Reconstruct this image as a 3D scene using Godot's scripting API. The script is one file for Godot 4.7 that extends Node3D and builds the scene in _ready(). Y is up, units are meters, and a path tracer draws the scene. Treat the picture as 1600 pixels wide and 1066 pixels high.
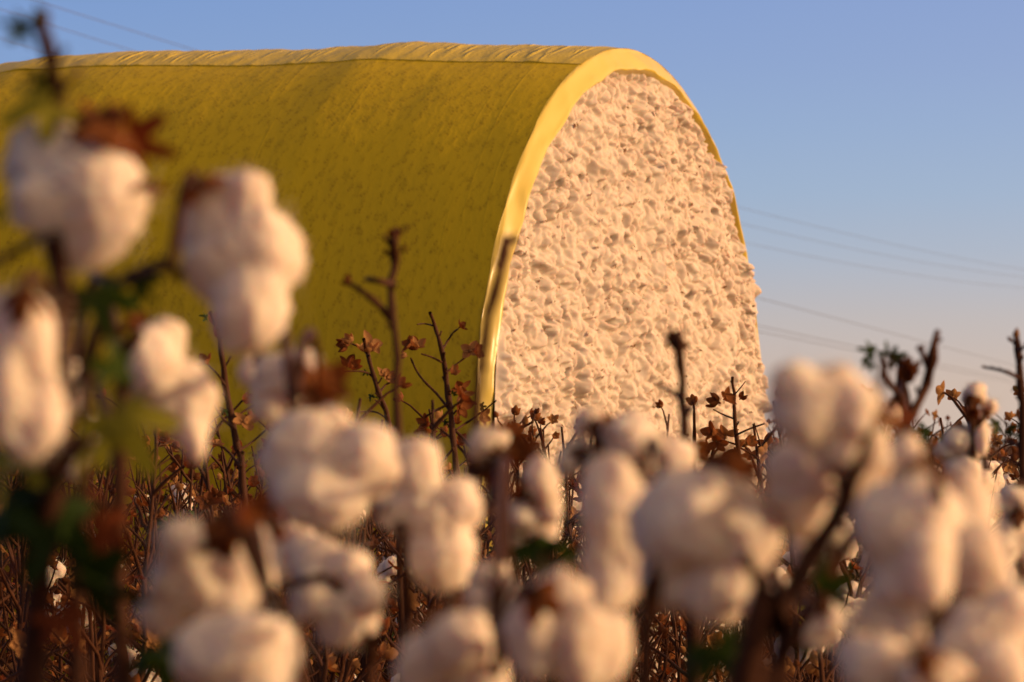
extends Node3D
# A round yellow-wrapped cotton module standing in a cotton field at low evening sun.

const F := 4950.0          # focal length in pixels of the 1600 px wide photograph
const EYE := Vector3(0, 1.17, 0)
const DEEP := 2.0          # the lens is twice as long and everything twice as far as F alone says
const TILT := 0.015857     # upward pitch of the lens, radians
const SUN_AZ := 81.0       # degrees from "behind the camera" towards the right
const SUN_EL := 11.0
const BALE_R := 1.2
const BALE_L := 2.4
const BALE_N := Vector3(0.9236, -0.015, 0.383)

var M := {}
var rng := RandomNumberGenerator.new()
var noise_a := FastNoiseLite.new()
var noise_b := FastNoiseLite.new()
var used := {}
var bur_meshes := []
var leaf_meshes := []
var lint_meshes := []
var bud_mesh: ArrayMesh

# ------------------------------------------------------------------ mesh buffer
class MB:
	var v := PackedVector3Array()
	var n := PackedVector3Array()
	var uv := PackedVector2Array()
	var ix := PackedInt32Array()

	func grid(p: PackedVector3Array, nu: int, nv: int, flip := false, wrap_u := false, uvs := PackedVector2Array()) -> void:
		var base := v.size()
		v.append_array(p)
		if uvs.size() == p.size():
			uv.append_array(uvs)
		else:
			for j in nv:
				for i in nu:
					uv.append(Vector2(float(i) / nu, float(j) / nv))
		var acc := PackedVector3Array()
		acc.resize(nu * nv)
		for j in nv - 1:
			for i in (nu if wrap_u else nu - 1):
				var a := j * nu + i
				var b := j * nu + (i + 1) % nu
				var c := a + nu
				var d := b + nu
				if flip:
					ix.append_array([base + a, base + c, base + b, base + b, base + c, base + d])
				else:
					ix.append_array([base + a, base + b, base + c, base + b, base + d, base + c])
				var k := (p[d] - p[a]).cross(p[c] - p[b])
				k = -k if not flip else k
				acc[a] += k
				acc[b] += k
				acc[c] += k
				acc[d] += k
		for q in acc:
			n.append(q.normalized() if q.length_squared() > 1e-20 else Vector3.UP)

	func tube(pts: Array, rad: Array, sides := 6, cap := true) -> void:
		var p := PackedVector3Array()
		var up := Vector3(0.31, 0.17, 0.93).normalized()
		var count := pts.size()
		var old := Vector3.ZERO
		for k in count:
			var a: Vector3 = pts[maxi(k - 1, 0)]
			var b: Vector3 = pts[mini(k + 1, count - 1)]
			var t := (b - a).normalized()
			var s := (up - t * up.dot(t)).normalized() if old == Vector3.ZERO else (old - t * old.dot(t)).normalized()
			old = s
			var w := t.cross(s)
			for i in sides:
				var g := TAU * i / sides
				p.append(pts[k] + (s * cos(g) + w * sin(g)) * float(rad[k]))
		if cap:
			var last: Vector3 = pts[count - 1]
			for i in sides:
				p.append(last)
			grid(p, sides, count + 1, true, true)
		else:
			grid(p, sides, count, true, true)

	func join(m: ArrayMesh, t: Transform3D) -> void:
		var a := m.surface_get_arrays(0)
		var base := v.size()
		for q in a[Mesh.ARRAY_VERTEX]:
			v.append(t * q)
		for q in a[Mesh.ARRAY_NORMAL]:
			n.append((t.basis * q).normalized())
		uv.append_array(a[Mesh.ARRAY_TEX_UV])
		for q in a[Mesh.ARRAY_INDEX]:
			ix.append(base + q)

	func mesh(into: ArrayMesh = null, mat: Material = null) -> ArrayMesh:
		var a := []
		a.resize(Mesh.ARRAY_MAX)
		a[Mesh.ARRAY_VERTEX] = v
		a[Mesh.ARRAY_NORMAL] = n
		a[Mesh.ARRAY_TEX_UV] = uv
		a[Mesh.ARRAY_INDEX] = ix
		var m := into if into else ArrayMesh.new()
		m.add_surface_from_arrays(Mesh.PRIMITIVE_TRIANGLES, a)
		if mat:
			m.surface_set_material(m.get_surface_count() - 1, mat)
		return m

# ------------------------------------------------------------------ naming helpers
func numbered(called: String) -> String:
	if not used.has(called):
		used[called] = 0
		return called
	used[called] += 1
	return "%s_%03d" % [called, used[called]]

func part(called: String, m: Mesh, look: Material, parent: Node3D) -> MeshInstance3D:
	var o := MeshInstance3D.new()
	var k := 0
	var name_now := called
	while parent.has_node(name_now):
		k += 1
		name_now = "%s_%03d" % [called, k]
	o.name = name_now
	o.mesh = m
	if look:
		o.material_override = look
	parent.add_child(o, true)
	return o

func thing(called: String, label: String, category: String, where: Vector3, group := "") -> Node3D:
	var o := Node3D.new()
	o.name = numbered(called)
	add_child(o, true)
	o.position = where
	tag(o, label, category, group)
	return o

func tag(o: Node3D, label: String, category := "", group := "", kind := "") -> void:
	if label:
		o.set_meta("label", label)
	if category:
		o.set_meta("category", category)
	if group:
		o.set_meta("group", group)
	if kind:
		o.set_meta("kind", kind)

# a point of the place: where the sight line through a pixel of the photograph is, so many metres away
func at(px: float, py: float, d: float) -> Vector3:
	var c := Vector3((px - 800.0) / F * d, (533.0 - py) / F * d, -d * DEEP)
	return EYE + c.rotated(Vector3.RIGHT, TILT)

# ------------------------------------------------------------------ materials
func lin(r: float, g: float, b: float) -> Color:
	return Color(r, g, b).linear_to_srgb()

func noise_tex(seed_: int, freq: float, low: Color, high: Color, kind := FastNoiseLite.TYPE_SIMPLEX_SMOOTH, size := 256) -> NoiseTexture2D:
	var nz := FastNoiseLite.new()
	nz.seed = seed_
	nz.noise_type = kind
	nz.frequency = freq
	nz.fractal_octaves = 4
	var t := NoiseTexture2D.new()
	t.width = size
	t.height = size
	t.seamless = true
	t.noise = nz
	var g := Gradient.new()
	g.set_color(0, low)
	g.set_color(1, high)
	t.color_ramp = g
	return t

func mat(called: String, r: float, g: float, b: float, rough := 0.8, tex: Texture2D = null, scale := 20.0, bump: Texture2D = null, bump_cm := 0.1) -> StandardMaterial3D:
	var m := StandardMaterial3D.new()
	m.resource_name = called
	m.albedo_color = lin(r, g, b)
	m.roughness = rough
	m.metallic_specular = 0.15
	m.cull_mode = BaseMaterial3D.CULL_DISABLED
	if tex:
		m.albedo_texture = tex
	if bump:
		m.heightmap_enabled = true
		m.heightmap_texture = bump
		m.heightmap_scale = bump_cm
	if tex or bump:
		m.uv1_triplanar = true
		m.uv1_scale = Vector3.ONE * scale
	M[called] = m
	return m

func through(m: StandardMaterial3D, r: float, g: float, b: float) -> void:
	m.backlight_enabled = true
	m.backlight = lin(r, g, b)

func materials() -> void:
	var mottle := noise_tex(3, 0.02, Color(0.62, 0.6, 0.58), Color(1, 1, 1))
	var bark := noise_tex(7, 0.05, Color(0.4, 0.38, 0.38), Color(1, 1, 1))
	var fuzz := noise_tex(11, 0.03, Color(0, 0, 0), Color(1, 1, 1))
	var soft := noise_tex(5, 0.015, Color(0.93, 0.91, 0.88), Color(1, 1, 1))
	var l := mat("lint", 0.85, 0.745, 0.605, 1.0, soft, 9.0, fuzz, 0.25)
	l.rim_enabled = true
	l.rim = 0.35
	through(l, 0.3, 0.26, 0.2)
	l.subsurf_scatter_enabled = true
	l.subsurf_scatter_strength = 0.36
	var s := mat("packed_lint", 0.575, 0.505, 0.415, 1.0, soft, 3.0, fuzz, 0.15)
	s.rim_enabled = true
	s.rim = 0.2
	s.subsurf_scatter_enabled = true
	s.subsurf_scatter_strength = 0.28
	mat("stem", 0.13, 0.053, 0.024, 0.55, bark, 40.0, bark, 0.06)
	mat("dark_stem", 0.09, 0.036, 0.018, 0.55, bark, 40.0, bark, 0.06)
	for k in 3:
		var c: Array = [[0.36, 0.13, 0.04], [0.2, 0.07, 0.024], [0.52, 0.27, 0.10]][k]
		var b := mat("bur%d" % k, c[0], c[1], c[2], 0.6, mottle, 60.0, bark, 0.05)
		through(b, 0.7, 0.42, 0.2)
	through(mat("red_leaf", 0.24, 0.06, 0.018, 0.6, mottle, 40.0), 0.7, 0.5, 0.4)
	through(mat("green_leaf", 0.06, 0.10, 0.014, 0.5, mottle, 40.0), 0.5, 0.55, 0.3)
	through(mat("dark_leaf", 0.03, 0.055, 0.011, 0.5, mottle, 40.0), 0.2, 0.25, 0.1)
	through(mat("olive_leaf", 0.36, 0.34, 0.04, 0.5, mottle, 40.0), 0.8, 0.8, 0.4)
	mat("soil", 0.2, 0.115, 0.065, 0.95, mottle, 1.3, fuzz, 2.0)
	mat("wire", 0.12, 0.1, 0.09, 0.6)
	mat("chaff", 0.12, 0.06, 0.025, 0.8)

# ------------------------------------------------------------------ plant pieces
func make_bur(open_deg: float, petals: int, seed_: int) -> ArrayMesh:
	# the dry star-shaped husk of a boll, one unit across its carpels, opening towards +Y
	var r := RandomNumberGenerator.new()
	r.seed = seed_
	var m := MB.new()
	for k in petals:
		var turn := TAU * (k + r.randf_range(-0.13, 0.13)) / petals
		var out_dir := Vector3(cos(turn), 0, sin(turn))
		var side := Vector3(-sin(turn), 0, cos(turn))
		var far := deg_to_rad(open_deg * r.randf_range(0.75, 1.2))
		var length := r.randf_range(0.85, 1.12)
		var wide := r.randf_range(0.34, 0.46)
		var twist := r.randf_range(-0.35, 0.35)
		var p := PackedVector3Array()
		var here := out_dir * 0.08
		for j in 7:
			var s := j / 6.0
			var a := lerpf(deg_to_rad(62), far, smoothstep(0.0, 0.8, s)) if s < 0.35 else lerpf(far * 0.8, far, s)
			if j:
				here += (out_dir * sin(a) + Vector3.UP * cos(a)) * length / 6.0
			var nrm := (out_dir * cos(a) - Vector3.UP * sin(a))
			var w := wide * pow(sin(PI * clampf(0.12 + 0.88 * s, 0, 1)), 0.75) * (1.0 - 0.25 * s)
			for i in 5:
				var x := (i - 2) / 2.0
				var lift := (1.0 - x * x) * 0.55 * w
				p.append(here + side.rotated(out_dir, twist * s) * x * w + nrm * lift)
		m.grid(p, 5, 7)
	# the woody receptacle and its stub
	m.tube([Vector3(0, -0.35, 0), Vector3(0, -0.12, 0), Vector3(0, 0.0, 0), Vector3(0, 0.07, 0)], [0.075, 0.1, 0.2, 0.1], 8)
	return m.mesh()

func make_bud() -> ArrayMesh:
	var m := MB.new()
	m.tube([Vector3(0, -0.3, 0), Vector3(0, 0, 0), Vector3(0, 0.12, 0), Vector3(0, 0.4, 0), Vector3(0, 0.75, 0), Vector3(0, 1.0, 0)], [0.06, 0.1, 0.3, 0.36, 0.22, 0.03], 8)
	return m.mesh()

func make_leaf(seed_: int) -> ArrayMesh:
	# a cotton leaf: palmate with three to five pointed lobes, cupped and wavy; stalk along -Y, blade towards +Y
	var r := RandomNumberGenerator.new()
	r.seed = seed_
	var m := MB.new()
	var p := PackedVector3Array()
	var nu := 41
	var nv := 6
	var droop := r.randf_range(0.2, 0.7)
	for j in nv:
		var q := j / (nv - 1.0)
		for i in nu:
			var g := lerpf(-2.5, 2.5, i / (nu - 1.0))
			var lobe := 0.0
			for c in [[-2.0, 0.62], [-1.0, 0.85], [0.0, 1.0], [1.0, 0.85], [2.0, 0.62]]:
				lobe = maxf(lobe, float(c[1]) * exp(-pow((g - float(c[0])) / 0.36, 2.0)))
			var rad := q * (0.34 + 0.62 * lobe)
			var x := sin(g) * rad
			var y := cos(g) * rad
			p.append(Vector3(x, y, -droop * rad * rad + 0.09 * sin(g * 5.0 + seed_) * q * q + 0.1 * absf(x)))
	m.grid(p, nu, nv)
	m.tube([Vector3(0, -0.9, 0.25), Vector3(0, -0.4, 0.1), Vector3.ZERO], [0.022, 0.018, 0.014], 5)
	return m.mesh()

func field_at(p: Vector3, lobes: Array, k: float) -> float:
	var d := 1.0
	for e in lobes:
		var q: Vector3 = e[1] * (p - e[0])
		var s: Vector3 = e[2]
		var a := Vector3(q.x / s.x, q.y / s.y, q.z / s.z)
		var k0 := a.length()
		var k1 := Vector3(a.x / s.x, a.y / s.y, a.z / s.z).length()
		var f := k0 * (k0 - 1.0) / maxf(k1, 1e-6)
		var h := clampf(0.5 + 0.5 * (f - d) / k, 0.0, 1.0)
		d = lerpf(f, d, h) - k * h * (1.0 - h)
	return d

func make_lint(lobes: Array, centre: Vector3, nu: int, nv: int, seed_: int, size := 1.0) -> ArrayMesh:
	# lobes: [offset, basis to its own axes, radii]; one skin drawn over all of them, with tufts
	var p := PackedVector3Array()
	var reach := 0.0
	for e in lobes:
		reach = maxf(reach, ((e[0] as Vector3) - centre).length() + maxf(e[2].x, maxf(e[2].y, e[2].z)))
	var all := lobes.duplicate()
	all.append([centre, Basis(), Vector3.ONE * 0.3 * reach])
	var off := Vector3(seed_ * 3.7, seed_ * 1.3, seed_ * 7.1)
	for j in nv:
		var th := PI * j / (nv - 1.0)
		for i in nu:
			var ph := TAU * i / nu
			var dir := Vector3(sin(th) * cos(ph), cos(th), sin(th) * sin(ph))
			var t := reach * 1.25
			for step in 11:
				var d := field_at(centre + dir * t, all, 0.0055 * size)
				if d < 0.0006 * size:
					break
				t = maxf(t - d * 0.92, 0.2 * reach)
			var q := centre + dir * t
			var b := noise_a.get_noise_3dv((q / size) * 19.0 + off) * 0.006 + noise_a.get_noise_3dv((q / size) * 42.0 + off) * 0.0032 + noise_a.get_noise_3dv((q / size) * 160.0 + off) * 0.0026
			p.append(q + dir * b * size)
	var m := MB.new()
	m.grid(p, nu, nv, true, true)
	# loose fibres standing off the skin
	var r := RandomNumberGenerator.new()
	r.seed = 1000 + seed_
	var strands := int(nu * 9.0)
	for k in strands:
		var v := r.randi_range(nu, nu * (nv - 1) - 1)
		var out := (p[v] - centre).normalized()
		var side := out.cross(Vector3(r.randf_range(-1, 1), r.randf_range(-1, 1), r.randf_range(-1, 1))).normalized()
		var length := r.randf_range(0.006, 0.026) * size
		var wide := out.cross(side) * 0.0003 * size
		var q := PackedVector3Array()
		for j in 4:
			var t := j / 3.0
			var c: Vector3 = p[v] + out * length * 0.45 * (t - 0.45 * t * t) + side * length * t
			q.append(c - wide * (1.0 - 0.7 * t))
			q.append(c + wide * (1.0 - 0.7 * t))
		m.grid(q, 2, 4)
	return m.mesh()

func shared_pieces() -> void:
	for k in 3:
		bur_meshes.append(make_bur([45.0, 65.0, 95.0][k], [4, 5, 4][k], 20 + k))
	for k in 3:
		bur_meshes.append(make_bur([30.0, 55.0, 80.0][k], [5, 4, 5][k], 30 + k))
	for k in 3:
		leaf_meshes.append(make_leaf(40 + k))
	bud_mesh = make_bud()
	for k in 5:
		# an open boll: four or five locks of lint spilling out of the bur, unit about 8 cm
		var r := RandomNumberGenerator.new()
		r.seed = 60 + k
		var lobes := []
		var locks := 4 + k % 2
		for i in locks:
			var g := TAU * (i + r.randf_range(-0.15, 0.15)) / locks
			var o := Vector3(cos(g) * 0.019, r.randf_range(0.012, 0.026), sin(g) * 0.019)
			var b := Basis(Vector3(-sin(g), 0, cos(g)).normalized(), r.randf_range(0.2, 0.7))
			lobes.append([o, b.inverse(), Vector3(0.017, r.randf_range(0.022, 0.03), 0.017)])
		lint_meshes.append(make_lint(lobes, Vector3(0, 0.02, 0), 26, 18, 90 + k))

# basis with +Y along a direction and some spin about it
func along(dir: Vector3, spin := 0.0, size := 1.0) -> Basis:
	var y := dir.normalized()
	var x := y.cross(Vector3(0.13, 0.21, 0.97)).normalized()
	var b := Basis(x, y, x.cross(y))
	return b.rotated(y, spin).scaled(Vector3.ONE * size)

func bend(a: Vector3, b: Vector3, sag: float, count: int) -> Array:
	var out := []
	var side := Vector3(rng.randf_range(-1, 1), rng.randf_range(-0.3, 0.3), rng.randf_range(-1, 1)) * a.distance_to(b) * 0.05
	for k in count + 1:
		var t := k / float(count)
		var zig := side * (sin(t * PI) + 0.5 * sin(t * PI * 3.0))
		out.append(a.lerp(b, t) + Vector3.DOWN * sag * sin(t * PI) * a.distance_to(b) + zig)
	return out

func radii(count: int, r0: float, r1: float) -> Array:
	var out := []
	for k in count:
		out.append(lerpf(r0, r1, k / float(count - 1)) * (1.0 + 0.22 * float(k % 2) * rng.randf()))
	return out

# ------------------------------------------------------------------ the wild plants of the thicket
func make_stalk(called: String, seed_: int, tall: float, lint_share: float, leaves: int, branches := 9) -> Node3D:
	rng.seed = seed_
	var o := Node3D.new()
	o.name = called
	var pts := []
	var lean := Vector3(rng.randf_range(-0.1, 0.1), 0, rng.randf_range(-0.1, 0.1))
	var nodes := 13
	for k in nodes:
		var t := k / (nodes - 1.0)
		pts.append(Vector3(lean.x * t * t, tall * t, lean.z * t * t) + Vector3(rng.randf_range(-1, 1), 0, rng.randf_range(-1, 1)) * 0.008 * (1.0 if k else 0.0))
	var st := MB.new()
	st.tube(pts, radii(nodes, 0.0075, 0.0022), 6)
	part("stem", st.mesh(), M.stem, o)
	var turn := rng.randf() * TAU
	for k in 7:
		# fine upright side shoots
		var t := rng.randf_range(0.3, 0.85)
		var a: Vector3 = pts[int(t * (nodes - 1))]
		var g := rng.randf() * TAU
		var sh := MB.new()
		sh.tube(bend(a, a + Vector3(cos(g) * 0.5, rng.randf_range(0.5, 1.6), sin(g) * 0.5) * rng.randf_range(0.08, 0.2), 0.0, 4), radii(5, 0.0026, 0.001), 4)
		part("twig", sh.mesh(), M.stem, o)
	for k in branches:
		var t := lerpf(0.34, 0.99, (k + rng.randf() * 0.6) / branches)
		var f := t * (nodes - 1)
		var a: Vector3 = pts[int(f)].lerp(pts[mini(int(f) + 1, nodes - 1)], f - int(f))
		turn += 2.39
		var length := lerpf(0.3, 0.07, t) * rng.randf_range(0.6, 1.25)
		var rise := rng.randf_range(0.5, 1.15)
		var end := a + Vector3(cos(turn), rise, sin(turn)).normalized() * length
		var way := bend(a, end, -0.05, 5)
		var br := MB.new()
		br.tube(way, radii(6, 0.0036, 0.0016), 5)
		part("branch", br.mesh(), M.stem, o)
		var spots := [[end, (end - a).normalized()]]
		if length > 0.11:
			var mid: Vector3 = way[3]
			var off := Vector3(cos(turn + 1.4), 0.7, sin(turn + 1.4)).normalized()
			var twig := MB.new()
			twig.tube([mid, mid + off * 0.02, mid + off * 0.045], [0.002, 0.0016, 0.0016], 5)
			part("twig", twig.mesh(), M.stem, o)
			spots.append([mid + off * 0.045, off])
		for s in spots:
			var d: Vector3 = (s[1] + Vector3(rng.randf_range(-0.5, 0.5), rng.randf_range(-0.5, 0.4), rng.randf_range(-0.5, 0.5))).normalized()
			var size := rng.randf_range(0.015, 0.024)
			if rng.randf() < lint_share:
				var l := part("boll", lint_meshes[rng.randi() % 5], M.lint, o)
				l.transform = Transform3D(along(d, rng.randf() * TAU, rng.randf_range(0.75, 1.1)), s[0])
				var b := part("bur", bur_meshes[3], M["bur%d" % (rng.randi() % 2)], l)
				b.transform = Transform3D(Basis().scaled(Vector3.ONE * 0.034), Vector3(0, -0.004, 0))
			elif rng.randf() < 0.3 and t < 0.85:
				continue
			elif rng.randf() < 0.16:
				var l := part("bud", bud_mesh, M["bur%d" % (rng.randi() % 3)], o)
				l.transform = Transform3D(along(d, 0.0, size * 0.9), s[0])
			else:
				var l := part("bur", bur_meshes[rng.randi() % 6], M["bur%d" % (rng.randi() % 3)], o)
				l.transform = Transform3D(along(d, rng.randf() * TAU, size), s[0] + d * size * 0.2)
	for k in leaves:
		var t := rng.randf_range(0.55, 0.97)
		var a: Vector3 = pts[int(t * (nodes - 1))]
		var g := rng.randf() * TAU
		var d := Vector3(cos(g), rng.randf_range(0.0, 0.5), sin(g))
		var l := part("leaf", leaf_meshes[rng.randi() % 3], [M.green_leaf, M.green_leaf, M.olive_leaf, M.red_leaf][rng.randi() % 4], o)
		var size := rng.randf_range(0.02, 0.036)
		l.transform = Transform3D(along(d, rng.randf() * TAU, size), a + d.normalized() * size * 0.9)
	return o

func join_plant(o: Node3D) -> ArrayMesh:
	# the same plant as one mesh with one surface per material, for the far field
	var by := {}
	for c in o.find_children("*", "MeshInstance3D", true, false):
		var t: Transform3D = c.transform
		if c.get_parent() != o:
			t = c.get_parent().transform * t
		if not by.has(c.material_override):
			by[c.material_override] = MB.new()
		by[c.material_override].join(c.mesh, t)
	var m := ArrayMesh.new()
	for k in by:
		by[k].mesh(m, k)
	return m

# ------------------------------------------------------------------ the plants in front, each built after its own picture
# s: depth, stem [[x, y, half width px] ...] from the top down, branches [[[x, y], ...], half width], bolls, burs, buds, leaves
func plant(called: String, label: String, s: Dictionary, group := "") -> void:
	rng.seed = hash(label)
	var d: float = s.d
	var k_px := d / F
	var top_down: Array = s.stem
	var pts := []
	var rad := []
	for q in top_down:
		pts.append(at(q[0], q[1], d + rng.randf_range(-0.012, 0.012)))
		rad.append(float(q[2]) * k_px)
	var low: Vector3 = pts[-1]
	var lead: Vector3 = pts[-1] - pts[-2] if pts.size() > 1 else Vector3.DOWN
	var base := Vector3(low.x + clampf(lead.x / maxf(-lead.y, 0.02), -0.3, 0.3) * 0.35, 0, low.z + 0.01)
	if low.y > 0.2:
		pts.append(low.lerp(base, 0.5) + Vector3(0.008, 0, 0.004))
		rad.append(float(rad[-1]) * 1.1)
	pts.append(base)
	rad.append(float(rad[-1]) * 1.2)
	var o := thing(called, label, "cotton plant", base, group)
	# a finer, slightly knotty line through those points
	var fine := []
	var fr := []
	for k in pts.size() - 1:
		var steps := maxi(2, int(pts[k].distance_to(pts[k + 1]) / 0.03))
		for j in steps:
			var t := j / float(steps)
			var a: Vector3 = pts[maxi(k - 1, 0)]
			var b: Vector3 = pts[mini(k + 2, pts.size() - 1)]
			fine.append((pts[k] as Vector3).cubic_interpolate(pts[k + 1], a, b, t) + Vector3(rng.randf_range(-1, 1), 0, rng.randf_range(-1, 1)) * 0.0012)
			fr.append(lerpf(rad[k], rad[k + 1], t) * (1.0 + (0.25 if j == 0 else 0.0)))
	fine.append(pts[-1])
	fr.append(rad[-1])
	var here := []
	for q in fine:
		here.append(q - base)
	var wood: Material = M[s.get("wood", "stem")]
	var st := MB.new()
	for k in here.size():
		fr[k] = float(fr[k]) * (1.0 + 0.28 * maxf(0.0, noise_a.get_noise_1d(k * 1.7 + base.x * 90.0)))
	st.tube(here, fr, 8)
	# leaf scars and stubs at the nodes
	var g := rng.randf() * TAU
	for k in range(1, here.size() - 2, 2):
		if (here[k] as Vector3).y + base.y < 0.75:
			continue
		g += 2.3
		var rr: float = fr[k]
		var out := Vector3(cos(g), rng.randf_range(0.4, 1.2), sin(g)).normalized()
		var reach := rr * rng.randf_range(1.6, 4.2)
		st.tube([here[k], here[k] + out * reach * 0.6, here[k] + out * reach + Vector3.UP * reach * 0.2], [rr * 0.75, rr * 0.42, rr * 0.5], 6)
	part("stem", st.mesh(), wood, o)
	for b in s.get("branches", []):
		var way := []
		var n: int = b[0].size()
		var start_d := d
		for k in n:
			var q: Array = b[0][k]
			way.append(at(q[0], q[1], start_d + (rng.randf_range(-0.03, 0.03) if k else 0.0)) - base)
		var smooth := []
		for k in n - 1:
			for j in 3:
				smooth.append((way[k] as Vector3).cubic_interpolate(way[k + 1], way[maxi(k - 1, 0)], way[mini(k + 2, n - 1)], j / 3.0))
		smooth.append(way[-1])
		var br := MB.new()
		br.tube(smooth, radii(smooth.size(), float(b[1]) * k_px, float(b[1]) * k_px * 0.65), 6)
		part("branch", br.mesh(), wood, o)
	for q in s.get("bolls", []):
		boll(o, base, d + float(q.get("dz", 0.0)), q, fine)
	for q in s.get("burs", []):
		# x, y, size px, direction x, y, z, tone, form
		var size: float = float(q[2]) * k_px
		var dir := Vector3(q[3], q[4], q[5]).normalized()
		var l := part("bur", bur_meshes[q[7]], M["bur%d" % q[6]], o)
		l.transform = Transform3D(along(dir, rng.randf() * TAU, size), at(q[0], q[1], d + rng.randf_range(-0.02, 0.02)) - base)
	for q in s.get("buds", []):
		var l := part("bud", bud_mesh, M["bur%d" % q[6]], o)
		l.transform = Transform3D(along(Vector3(q[3], q[4], q[5]), 0.0, float(q[2]) * k_px), at(q[0], q[1], d) - base)
	for q in s.get("leaves", []):
		# x, y, size px, blade direction x, y, z, material, spin
		var l := part("leaf", leaf_meshes[rng.randi() % 3], M[q[6]], o)
		l.transform = Transform3D(along(Vector3(q[3], q[4], q[5]), q[7], float(q[2]) * k_px), at(q[0], q[1], d + (float(q[8]) if q.size() > 8 else 0.0)) - base)

func boll(o: Node3D, base: Vector3, d: float, q: Dictionary, stem: Array) -> void:
	var k_px := d / F
	var lobes := []
	var centre := Vector3.ZERO
	var total := 0.0
	var places := []
	var big := 0.0
	for e in q.lobes:
		var c := at(e[0], e[1], d + rng.randf_range(-0.006, 0.006)) - base
		places.append(c)
		var w: float = e[2] * e[3]
		centre += c * w
		total += w
		big = maxf(big, maxf(e[2], e[3]) * k_px)
	centre /= total
	for k in q.lobes.size():
		var e: Array = q.lobes[k]
		var turn := deg_to_rad(e[4]) if e.size() > 4 else rng.randf_range(-0.2, 0.2)
		lobes.append([(places[k] as Vector3) - centre, Basis(Vector3.BACK, turn), Vector3(e[2], e[3], (e[2] + e[3]) * 0.44) * k_px])
	var size := clampf(big / 0.03, 0.5, 1.3)
	var detail: int = q.get("detail", 44)
	var l := part("boll", make_lint(lobes, Vector3.ZERO, detail, int(detail * 0.7), rng.randi() % 50, size), M.lint, o)
	l.position = centre
	var bur: Array = q.get("bur", [])
	var foot := centre + Vector3(rng.randf_range(-0.3, 0.3), 0.7, -0.6).normalized() * big * 0.75
	var span := big * 0.85
	if bur.size():
		foot = at(bur[0], bur[1], d + (float(bur[3]) if bur.size() > 3 else -0.005)) - base
		span = float(bur[2]) * k_px
	var dir := (centre - foot).normalized()
	var b := part("bur", bur_meshes[q.get("form", 0)], M["bur%d" % q.get("tone", 1)], l)
	b.transform = Transform3D(along(dir, rng.randf() * TAU, span), foot - centre + dir * span * 0.1)
	# its stalk, back to the stem a little lower down
	var best := Vector3.ZERO
	var least := 1e9
	for p in stem:
		var g: Vector3 = p - base - foot
		var cost := Vector2(g.x, g.z).length() * 0.6 + absf(g.y + 0.03)
		if cost < least:
			least = cost
			best = p - base
	var tail := foot - dir * span * 0.3
	if best.distance_to(tail) > 0.006:
		var t := MB.new()
		var way := [best]
		for k in range(1, 5):
			var f := k / 5.0
			way.append(best.lerp(tail, f) + Vector3.UP * sin(f * PI) * best.distance_to(tail) * 0.12 - dir * f * f * 0.004)
		way.append(tail)
		way.append(foot)
		t.tube(way, radii(7, 0.0032, 0.0026), 6)
		part("branch", t.mesh(), M.stem, o)

# ------------------------------------------------------------------ the module
const TOP_LUMPS := [[-0.3, -0.035], [0.0, 0.0], [0.2, 0.015], [0.315, 0.026], [0.39, 0.012], [0.5, 0.003], [0.715, 0.005], [0.825, -0.006], [0.9, -0.028], [1.0, -0.1]]

func lump(t: float) -> float:
	for k in TOP_LUMPS.size() - 1:
		if t <= TOP_LUMPS[k + 1][0]:
			var f: float = (t - TOP_LUMPS[k][0]) / (TOP_LUMPS[k + 1][0] - TOP_LUMPS[k][0])
			return lerpf(TOP_LUMPS[k][1], TOP_LUMPS[k + 1][1], smoothstep(0, 1, f))
	return -0.1

func wrap_at(phi: float, z: float, over := 0.0) -> Vector3:
	# phi: 0 the side towards the camera, 90 degrees the top; z: 0 the open face, negative into the bale
	var t := -z / BALE_L
	var top := pow(maxf(sin(phi), 0.0), 3.0)
	var r := BALE_R + lump(t) * (0.04 + 0.96 * top) + over
	if t < 0.03:
		r = BALE_R + over
	r += 0.004 * noise_b.get_noise_2d(phi * 30.0, z * 40.0) + 0.001 * noise_b.get_noise_2d(phi * 40.0 + 300.0, z * 420.0) * smoothstep(0.03, 0.1, t)
	return Vector3(-cos(phi) * r, BALE_R + sin(phi) * r, z)

# how wide the folded lip is: widest over the top
func lip_width(phi: float) -> float:
	return 0.5 + 0.32 * clampf(sin(phi) * 1.15, 0.0, 1.0)

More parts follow.
